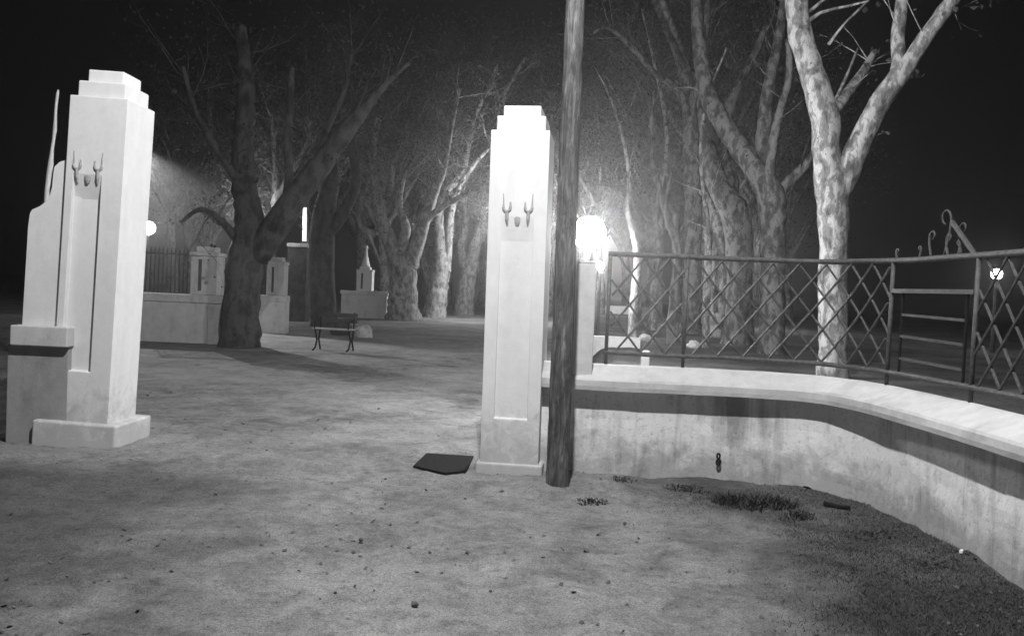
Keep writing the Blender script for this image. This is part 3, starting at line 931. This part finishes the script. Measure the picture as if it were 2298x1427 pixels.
# trees behind the left boundary wall
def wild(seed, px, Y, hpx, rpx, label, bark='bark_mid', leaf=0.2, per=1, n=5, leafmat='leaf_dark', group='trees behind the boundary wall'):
    t = Tree(seed); rng = t.rng
    gy_ = proj((at(px, 600, Y).x, Y, 0))[1]
    yy = gy_
    top = gy_ - hpx
    s0 = t.limb(L(Y, (px, gy_ + 8, rpx * 1.3), (px + 2, gy_ - hpx*0.15, rpx), (px - 3, gy_ - hpx*0.35, rpx*0.85), (px + 6, gy_ - hpx*0.6, rpx*0.6, .4), (px - 4, top, rpx*0.25, .8)), 12)
    t.sprout(s0, 0.35, 14, hpx/F*Y*0.22, 0.03, 2)
    for k in range(n):
        f = rng.uniform(0.25, 0.55); sgn = -1 if k % 2 else 1
        x0, y0 = px, gy_ - hpx*f
        s = t.limb(L(Y, (x0, y0, rpx*0.5), (x0 + sgn*hpx*0.07, y0 - hpx*0.12, rpx*0.42, rng.uniform(-.5,.5)), (x0 + sgn*hpx*0.15, y0 - hpx*0.26, rpx*0.3, rng.uniform(-1,1)), (x0 + sgn*hpx*0.21, y0 - hpx*0.42, rpx*0.15, rng.uniform(-1.5,1.5))), 8)
        t.sprout(s, 0.3, 12, hpx/F*Y*0.2, 0.025, 2)
    t.leaves(per, leaf, 0.3)
    return t.finish(at(px, gy_, Y), label, bark, leafmat, group=group)
wild(31, 385, 47, 460, 12, 'leafy tree right behind the left gate pillar', leaf=0.22)
wild(32, 470, 44, 500, 15, 'dim tree between the left pillar and the large dark tree', leaf=0.24)
wild(33, 612, 34, 480, 12, 'lit leafy tree showing through the fork of the large dark tree', leaf=0.26, per=2, leafmat='leaf')
wild(34, 815, 62, 480, 14, 'far dim tree behind the little obelisk', leaf=0.3)
wild(35, 1150, 75, 560, 14, 'remote tree closing the end of the avenue', leaf=0.34)
wild(36, 1290, 58, 560, 12, 'remote tree behind the wooden pole', leaf=0.3)

for sd_, px_, Y_, h_, lab in ((51, 1345, 46, 500, 'remote tree just right of the globe lamp glow'), (52, 1405, 62, 470, 'far tree between the globe lamp and the slim tree'),
        (53, 1520, 44, 640, 'leafy far tree behind the thin leaning one'), (54, 1585, 36, 760, 'leafy far tree between the tall straight one and the white trunk'),
        (55, 1690, 40, 640, 'leafy far tree in the gap beside the dark thick tree'), (56, 1765, 52, 520, 'dim far tree between the pale forked tree and its neighbour'),
        (57, 1230, 64, 520, 'remote tree seen between the right pillar and the pole'), (58, 1460, 80, 470, 'remotest tree behind the railing')):
    wild(sd_, px_, Y_, h_, 11, lab, leaf=0.24, per=1.2, n=6, leafmat='leaf', group='trees far beyond the railing')
for sd_, px_, Y_, h_, lab in ((61, 1000, 66, 560, 'remote tree in the gap left of the bright pillar'), (62, 930, 78, 520, 'remote tree behind the broad grey tree'),
        (63, 860, 52, 600, 'far tree above the little obelisk'), (64, 690, 46, 600, 'dim tree behind the tall dark post'), (65, 425, 52, 520, 'dim far tree above the low wall'),
        (66, 1085, 84, 520, 'remotest tree at the end of the avenue')):
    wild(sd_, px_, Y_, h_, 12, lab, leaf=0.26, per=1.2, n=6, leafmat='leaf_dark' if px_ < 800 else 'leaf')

# pale slender stem beyond the shoulder wall
t = Tree(41)
Y = 13
t.limb(L(Y, (92, 760, 8), (98, 600, 7), (104, 470, 6), (107, 415, 5), (114, 370, 6), (117, 335, 3.5), (123, 290, 4), (125, 250, 3), (129, 212, 3), (131, 202, 1.5)), 10, 0.3)
t.finish(on_ground(88, 870, 0.0), 'slender pale bare stem rising behind the shoulder wall', 'white_paint', group=None)

# ------------------------------------------------------------------ boundary wall on the left
def boundary(Y, x0, x1, ytop, label, pil=None, depth=0.35, back=0.0):
    a, b = at(x0, ytop, Y), at(x1, ytop, Y)
    t = thing('boundary_wall', ((a.x+b.x)/2, Y, 0), label, 'wall', 'low walls along the avenue')
    z = max(a.z, b.z) if True else 1.1
    MB().box((a.x, Y, -0.2), (b.x, Y + depth, z - 0.2)).build('wall_body', M['far_plaster'], t, 0.02)
    MB().box((a.x - 0.05, Y - 0.06, z - 0.2 + 0.001), (b.x + 0.05, Y + depth + 0.06, z)).build('coping', M['far_plaster'], t, 0.02)
    return t, z
t1, z1 = boundary(20.4, 250, 498, 664, 'grey coped low wall seen between left pillar and large dark tree')
a = at(498, 700, 20.4)
MB().box((a.x - 0.32, 20.4 - 0.09, -0.2), (a.x + 0.02, 20.4, z1 - 0.25)).build('end_pilaster', M['far_plaster'], t1, 0.02)
t2, z2 = boundary(25.7, 582, 640, 664, 'short grey wall just past the trunk of the large dark tree')
c2, e2 = at(640, 664, 25.9), at(702, 668, 30)
MB().box((c2.x + .055, 25.95, -0.2), (e2.x, 26.25, z2 - 0.1)).build('return_wall', M['far_plaster'], t2, 0.02)
t3, z3 = boundary(41, 766, 869, 655, 'pale lit wall under the little obelisk')
def post_stepped(Y, x0, x1, ytop, zb, label, name='wall_pillar', groove_shade=True, spire=False, mat='far_plaster'):
    a, b = at(x0, ytop, Y), at(x1, ytop, Y)
    zt = a.z; w = b.x - a.x; cx = (a.x+b.x)/2
    t = thing(name, (cx, Y, zb), label, 'pillar', 'pillars on the low walls')
    MB().box((cx - w/2, Y - 0.02, zb), (cx + w/2, Y + w*0.8, zt - 0.24)).build('shaft', M[mat], t, 0.02)
    MB().box((cx - w*0.5 - .03, Y - 0.06, zt - 0.24 + .001), (cx + w*0.5 + .03, Y + w*0.85, zt - 0.14)).build('cap_tier', M[mat], t, 0.02)
    MB().box((cx - w*0.34, Y + 0.04, zt - 0.139), (cx + w*0.34, Y + w*0.7, zt)).build('cap_tier', M[mat], t, 0.02)
    if groove_shade:
        MB().box((cx - w*0.20, Y - 0.035, zb + 0.1), (cx - w*0.08, Y - 0.021, zt - 0.32)).build('groove_shade', M['dark_wood'], t)  # dark strip laid on the face, its colour stands in for groove shade
    if spire:
        MB().lathe([(w*0.30, 0), (w*0.22, 0.25), (w*0.10, 0.55), (w*0.06, 0.9), (w*0.13, 0.98), (w*0.04, 1.1)], (cx, Y + w*0.36, zt - 0.002), 10).build('spire', M[mat], t, smooth_=True)
    return t
post_stepped(20.55, 430, 490, 552, z1 + .001, 'stepped grey pillar on the low wall next to the large dark tree')
post_stepped(25.85, 600, 640, 576, z2 + .001, 'narrow grey pillar just past the trunk of the large dark tree')
post_stepped(41.05, 801, 836, 598, z3 + .001, 'small white obelisk with a spire on the pale lit wall', 'obelisk', True, True, 'white')
# dark gate post and white mast; light on the mast is added as glow
Y = 34
a, b = at(646, 545, Y), at(690, 545, Y)
dp = thing('dark_gate_post', ((a.x+b.x)/2, Y, 0), 'tall dark post below the bright white mast', 'post')
MB().box((a.x, Y, -0.2), (b.x, Y + 0.8, a.z - 0.16)).build('shaft', M['bark_dark'], dp, 0.02)
MB().box((a.x - .03, Y - .04, a.z - 0.159), (b.x + .03, Y + 0.84, a.z)).build('cap', M['far_plaster'], dp, 0.02)  # paler plaster puts the lit top into the colour
a, b = at(683, 546, Y + 0.4), at(684, 466, Y + 0.4)
ms = thing('glowing_mast', a, 'slim upright white mast with added glow on top of the tall dark post', 'lamp')
MB().lathe([(0.13, -0.02), (0.13, 0.05), (0.09, 0.08)], a, 12).build('mast_foot', M['iron'], ms)
MB().tube([a + Vector((0, 0, 0.06)), a.lerp(b, 0.5), b], [0.085, 0.085, 0.08], 14).build('tube', mat_emit('mast_glow', 1.1), ms, smooth_=True)
# iron fence panel behind the first wall
Y = 21.2
a, b = at(322, 660, Y), at(424, 660, Y)
zt = at(370, 562, Y).z
fn = thing('iron_fence', ((a.x+b.x)/2, Y, z1*0.9), 'dark upright iron bars above the low wall beside the left pillar', 'fence')
n = 11
MB().bar((a.x, Y, zt - 0.08), (b.x, Y, zt - 0.08), 0.04).build('rail', M['dark_iron'], fn)
MB().bar((a.x, Y, z1*0.9 + .12), (b.x, Y, z1*0.9 + .12), 0.04).build('rail', M['dark_iron'], fn)
for i in range(n):
    x = a.x + (b.x - a.x) * (i + .5) / n
    MB().tube([(x, Y, 0.0), (x, Y, zt), (x, Y, zt + 0.1)], [0.02, 0.018, 0.004], 6).build('bar', M['dark_iron'], fn)

# ------------------------------------------------------------------ bench and rocks
bp = on_ground(722, 786, 0.0)
bn = thing('park_bench', bp, 'small park bench with pale seat and dark curved legs under the trees', 'bench')
bn.rotation_euler = (0, 0, math.radians(-8))
bpy.context.view_layer.update()
def bchild(mb, name, mat, bev=0):
    o = mb.build(name, M[mat], None, bev, smooth_=False); o.parent = bn; return o
for i, y in enumerate((0.02, 0.14, 0.26)):
    bchild(MB().box((-0.28, y, 0.50), (0.72, y + 0.10, 0.53)), 'seat_slat', 'bench_wood', 0.006)
for z in (0.66, 0.80):
    bchild(MB().box((-0.28, 0.40, z), (0.72, 0.43, z + 0.10)), 'back_slat', 'dark_wood', 0.006)
for x in (-0.20, 0.64):
    bchild(MB().tube([(x, -0.08, 0.0), (x + .03, 0.0, 0.06), (x + .04, 0.08, 0.25), (x, 0.04, 0.49), (x, 0.38, 0.49), (x, 0.30, 0.25), (x, 0.42, 0.0)], 0.022, 8), 'leg', 'dark_iron')
    bchild(MB().tube([(x, 0.38, 0.49), (x, 0.44, 0.92)], 0.02, 8), 'back_post', 'dark_iron')
    bchild(MB().tube([(x, 0.42, 0.72), (x, 0.2, 0.74), (x, 0.02, 0.70), (x, 0.0, 0.52)], 0.018, 8), 'armrest', 'dark_iron')

def rock(px, py, z, w, h, d, mat, label, seed, name='boulder'):
    p = on_ground(px, py, z)
    mb = MB(); n, m = 14, 9
    for i in range(m + 1):
        th = math.pi * i / m
        for k in range(n):
            a = 2*math.pi*k/n
            q = Vector((math.sin(th)*math.cos(a), math.sin(th)*math.sin(a), math.cos(th)))
            r = 1 + 0.35 * noise.noise(q * 1.6 + Vector((seed, 0, 0)))
            mb.v.append((p.x + q.x*r*w/2, p.y + q.y*r*d/2, p.z + h*0.35 + q.z*r*h*0.65))
    for i in range(m):
        for k in range(n):
            k2 = (k+1) % n
            mb.f.append((i*n+k, (i+1)*n+k, (i+1)*n+k2, i*n+k2))
    o = mb.build(name, M[mat], None, smooth_=False, origin=(p.x, p.y, p.z))
    return tag(o, label, 'rock')
rock(815, 756, 0, 0.62, 0.36, 0.5, 'pale_stone', 'rounded grey boulder lying beyond the bench', 3)
rock(765, 750, 0, 0.65, 0.5, 0.5, 'dark_wood', 'dark boulder between the bench and the grey boulder', 5)
rock(1556, 780, 0.6, 0.27, 0.15, 0.25, 'white_paint', 'white painted stone behind the railing lattice', 8)
rock(1452, 765, 0.6, 0.42, 0.16, 0.3, 'pale_stone', 'pale flat stone behind the first lattice panel', 9)

# short white marker and lit ground built as white strips behind the railing
p = on_ground(1447, 822, 0.6)
o = MB().box((p.x - 0.055, p.y - 0.05, 0.5), (p.x + 0.055, p.y + 0.05, at(1447, 786, p.y).z)).build('marker_post', M['grey_render'], None, 0.008)
tag(o, 'short white marker post under the bottom rail of the railing', 'post')
def lit_strip(x0, x1, y0, y1, z, label):
    p, q_ = on_ground(x0, y1, z), on_ground(x1, y1, z)
    zt = at((x0+x1)/2, y0, p.y).z
    o = MB().box((p.x, p.y, z - 0.2), (q_.x, p.y + 0.3, zt)).build('lit_ground_strip', M['white_paint'], None, 0.01)  # white colour stands in for lamplight on the ground
    return tag(o, label, 'lit_strip', kind='thing')
lit_strip(1322, 1428, 686, 701, 0.6, 'far lit ground, a white strip low behind the pier and first lattice panel')
lit_strip(1330, 1426, 756, 776, 0.6, 'near lit ground, a white strip low behind the pier and first lattice panel')

# ------------------------------------------------------------------ park lamps
def park_lamp(px, py, Y, r, power, label, postr=0.045, zb=0.0):
    c = at(px, py, Y)
    t = thing('park_lamp', (c.x, Y, zb), label, 'lamp', 'globe lamps of the park')
    MB().tube([(c.x, Y, zb - 0.1), (c.x, Y, zb + 0.5), (c.x, Y, c.z - r - 0.06), (c.x, Y, c.z - r + 0.01)], [postr*1.6, postr, postr*0.9, postr*1.3], 10).build('post', M['iron'], t, smooth_=True)
    sphere(c, r, 18, 12).build('globe', mat_emit('globe_far', power / (4 * math.pi**2 * r * r)), t, smooth_=True)
park_lamp(333, 512, 30, 0.24, 140, 'bright lamp half hidden by the edge of the left gate pillar')
park_lamp(1347, 597, 20, 0.09, 420, 'small lamp glowing just below the large globe lamp', zb=0.6)
park_lamp(2237, 615, 21, 0.13, 60, 'small lamp shining through the railing at the edge of the view', zb=0.6)
park_lamp(1167, 495, 43, 0.24, 2600, 'avenue lamp hidden behind the bright right gate pillar')
park_lamp(1662, 585, 31, 0.14, 600, 'unseen lamp added behind the dark thick tree trunk', zb=0.6)  # added to light the far crowns
park_lamp(560, 465, 33, 0.15, 300, 'unseen lamp added behind the trunk of the large dark tree')  # added to light the leafy tree from below
# hooded lamp on a tall post hidden behind the left gate pillar: throws the long trunk shadows across the avenue
hc = at(285, 320, 30)
hl = thing('hooded_lamp', (hc.x, 30, 0), 'tall hooded lamp hidden behind the left gate pillar', 'lamp')
MB().tube([(hc.x, 30.15, -0.1), (hc.x, 30.15, 0.6), (hc.x, 30.15, hc.z + 0.3), (hc.x + 0.05, 30.0, hc.z + 0.45), (hc.x + 0.15, 29.85, hc.z + 0.3)], [0.1, 0.07, 0.05, 0.045, 0.04], 10).build('post', M['iron'], hl, smooth_=True)
MB().lathe([(0.05, 0.32), (0.1, 0.29), (0.26, 0.14), (0.30, 0.05), (0.29, 0.05), (0.24, 0.13), (0.05, 0.24)], (hc.x + 0.15, 29.85, hc.z), 20).build('hood', M['iron'], hl)
sd = bpy.data.lights.new('hooded_lamp_light', 'SPOT')
sd.energy = 9000; sd.spot_size = math.radians(38); sd.spot_blend = 0.4; sd.shadow_soft_size = 0.12
so = bpy.data.objects.new('hooded_lamp_light', sd)
scene.collection.objects.link(so)
so.parent = hl
so.location = (0.15, -0.15, hc.z - 0.02)
so.rotation_euler = Vector((0.60, -0.80, -0.60)).to_track_quat('-Z', 'Y').to_euler()

# ------------------------------------------------------------------ weeds, litter
rng = random.Random(5)
def weed(px, py, spread, hgt, n, label, seed):
    p = on_ground(px, py, 0.03)
    r = random.Random(seed); mb = MB()
    for _ in range(n):
        a = r.random()*6.283; q = r.random()**0.6 * spread
        x, y = p.x + math.cos(a)*q, p.y + math.sin(a)*q*0.6
        z = ground_z(x, y) - 0.01
        h = hgt * r.uniform(0.4, 1.1) * (1 - 0.5*q/spread)
        lean = Vector((r.gauss(0, .4), r.gauss(0, .4), 1)) * h
        w = Vector((math.cos(a+1.5), math.sin(a+1.5), 0)) * r.uniform(0.003, 0.008)
        b = Vector((x, y, z)); m_ = b + lean*0.55
        tip = b + lean + Vector((lean.x, lean.y, -0.25*h)) * 0.5
        mb.add([b - w*0.6, b + w*0.6, m_ + w, m_ - w, tip], [(0,1,2,3), (3,2,4)])
    o = mb.build('weed_clump', M['grass'], None, origin=(p.x, p.y, p.z))
    return tag(o, label, 'weeds', 'weeds along the foot of the wing wall', 'stuff')
weed(1712, 1122, 0.30, 0.17, 520, 'largest dark weed clump at the foot of the curved wall', 1)
weed(1640, 1112, 0.16, 0.15, 200, 'low weed clump just left of the largest clump on the wall foot', 2)
weed(1540, 1085, 0.22, 0.07, 220, 'flat strip of weeds at the wall foot, midway to the pole', 3)
weed(1395, 1072, 0.14, 0.05, 120, 'tiny weeds at the wall foot beside the pole', 4)
weed(1330, 1108, 0.16, 0.07, 160, 'sparse weeds on the earth right by the pole base', 6)
weed(1790, 1150, 0.16, 0.10, 160, 'low weed clump right of the largest clump', 7)
weed(1960, 1195, 0.24, 0.05, 200, 'ragged weeds where the curved wall nears the viewer', 8)
weed(2090, 1262, 0.22, 0.05, 200, 'weeds near the small white scrap at the wall foot', 9)

# trampled dark growth on the earth before the wall
gm = MB(); r = random.Random(77)
cnt = 0
while cnt < 32000:
    px, py = r.uniform(1350, 2298), r.uniform(1095, 1427)
    edge = 1100 + (px - 1350) * 0.16
    p = on_ground(px, py, 0.0)
    if p.x > 3.02: continue
    dist = min(math.hypot(p.x - q[0], p.y - q[1]) for q in WP[6::10])
    dens = smooth(2.0, 0.35, dist + 0.75 * noise.noise((p.x * 1.5, p.y * 1.5, 21.0)) + 0.5 * noise.noise((p.x * 5, p.y * 5, 3.0)) - 0.35 * smooth(6.2, 4.4, p.y)) * smooth(0.5, 1.9, p.x)
    if r.random() > dens * dens: continue
    cnt += 1
    z = ground_z(p.x, p.y) - 0.004
    h = r.uniform(0.006, 0.026)
    a = r.random()*6.283
    w = Vector((math.cos(a), math.sin(a), 0)) * r.uniform(0.0014, 0.004)
    b = Vector((p.x, p.y, z)); tip = b + Vector((r.gauss(0, .016), r.gauss(0, .016), h))
    gm.add([b - w, b + w, tip], [(0, 1, 2)])
tag(gm.build('ground_growth', M['grass']), 'short dark trampled growth on the earth before the wall', 'weeds', kind='stuff')

# fallen leaves and crumbs
lm = MB(); r = random.Random(9)
for i in range(3200):
    y = 2.9 + 9 * r.random()**1.3
    x = r.uniform(-0.66, 0.62) * y
    if i % 3 == 0:
        q_ = WP[r.randrange(8, len(WP) - 20)]; k_ = r.random()**2 * 1.3 + 0.15
        x, y = q_[0] - k_ * (0.35 + 0.65 * smooth(2.2, 3.1, q_[0])), q_[1] - k_ * (1.0 - 0.8 * smooth(2.4, 3.1, q_[0]))
    if not (x < 3.0): continue
    if noise.noise((x*0.8, y*0.8, 5.5)) + r.uniform(-0.5, 0.4) < 0: continue
    z = ground_z(x, y)
    s = r.uniform(0.006, 0.022) * (1.7 if r.random() < 0.06 else 1)
    a = r.random()*6.283
    u = Vector((math.cos(a), math.sin(a), r.gauss(0, .25))) * s; v = Vector((-math.sin(a), math.cos(a), r.gauss(0, .25))) * s * r.uniform(0.3, 0.8)
    c = Vector((x, y, z + 0.006))
    lm.add([c - u, c + v + Vector((0,0,s*.3)), c + u, c - v], [(0,1,2),(0,2,3)])
tag(lm.build('fallen_leaves', M['leaf_dry']), 'scattered dry leaves and crumbs over the bare earth', 'leaves', kind='stuff')

def scrap(px, py, l, w, ang, mat, label, name, cat):
    p = on_ground(px, py, 0.02)
    z = ground_z(p.x, p.y)
    R = Matrix.Rotation(ang, 3, 'Z')
    mb = MB().box((-l/2, -w/2, -0.005), (l*0.1, w/2, 0.018), R @ Matrix.Rotation(0.12, 3, 'Y')).box((l*0.1, -w*0.4, -0.002), (l/2, w*0.45, 0.014), R @ Matrix.Rotation(-0.1, 3, 'Y'))
    mb.v = [(x + p.x, y + p.y, q + z + 0.004) for x, y, q in mb.v]
    return tag(mb.build(name, M[mat], None, 0.004, origin=(p.x, p.y, z)), label, cat)
scrap(1878, 1133, 0.20, 0.06, -0.5, 'dark_iron', 'dark bent scrap lying at the foot of the curved wall', 'metal_scrap', 'scrap')
scrap(2157, 1252, 0.05, 0.02, 0.9, 'white_paint', 'tiny white scrap near the foot of the curved wall', 'paper_scrap', 'scrap')
for (px, py, s) in ((931, 1358, .05), (810, 1212, .04), (1402, 1175, .035), (940, 1388, .03)):
    pass
stones = [((931, 1358), 0.036, 'leaf_dry', 'largest dark pebble on the open earth in front'), ((810, 1212), 0.03, 'leaf_dry', 'lone dark pebble on the earth midway between the pillars'), ((1402, 1176), 0.028, 'leaf_dry', 'small dark pebble on the earth in front of the pole')]
for i, ((px, py), s, mt, lab) in enumerate(stones):
    rock(px, py, 0.0, s, s*0.6, s, mt, lab, 20 + i, 'pebble')

HAZE = 0.0034
if HAZE:
    # ------------------------------------------------------------------ haze added for halos around the lamps
    hz = MB().box((-280, -50, -1.3), (280, 340, 24)).build('haze', M['white'])
    tag(hz, 'thin haze added for the lamp halos', kind='stuff')
    hm = bpy.data.materials.new('haze'); hm.use_nodes = True
    nt = hm.node_tree
    for n_ in list(nt.nodes):
        if n_.type != 'OUTPUT_MATERIAL': nt.nodes.remove(n_)
    pv = nt.nodes.new('ShaderNodeVolumePrincipled')
    pv.inputs['Color'].default_value = (0.9, 0.9, 0.9, 1)
    pv.inputs['Density'].default_value = HAZE
    pv.inputs['Anisotropy'].default_value = 0.86
    nt.links.new(pv.outputs[0], [n_ for n_ in nt.nodes if n_.type == 'OUTPUT_MATERIAL'][0].inputs['Volume'])
    hz.data.materials.clear(); hz.data.materials.append(hm)
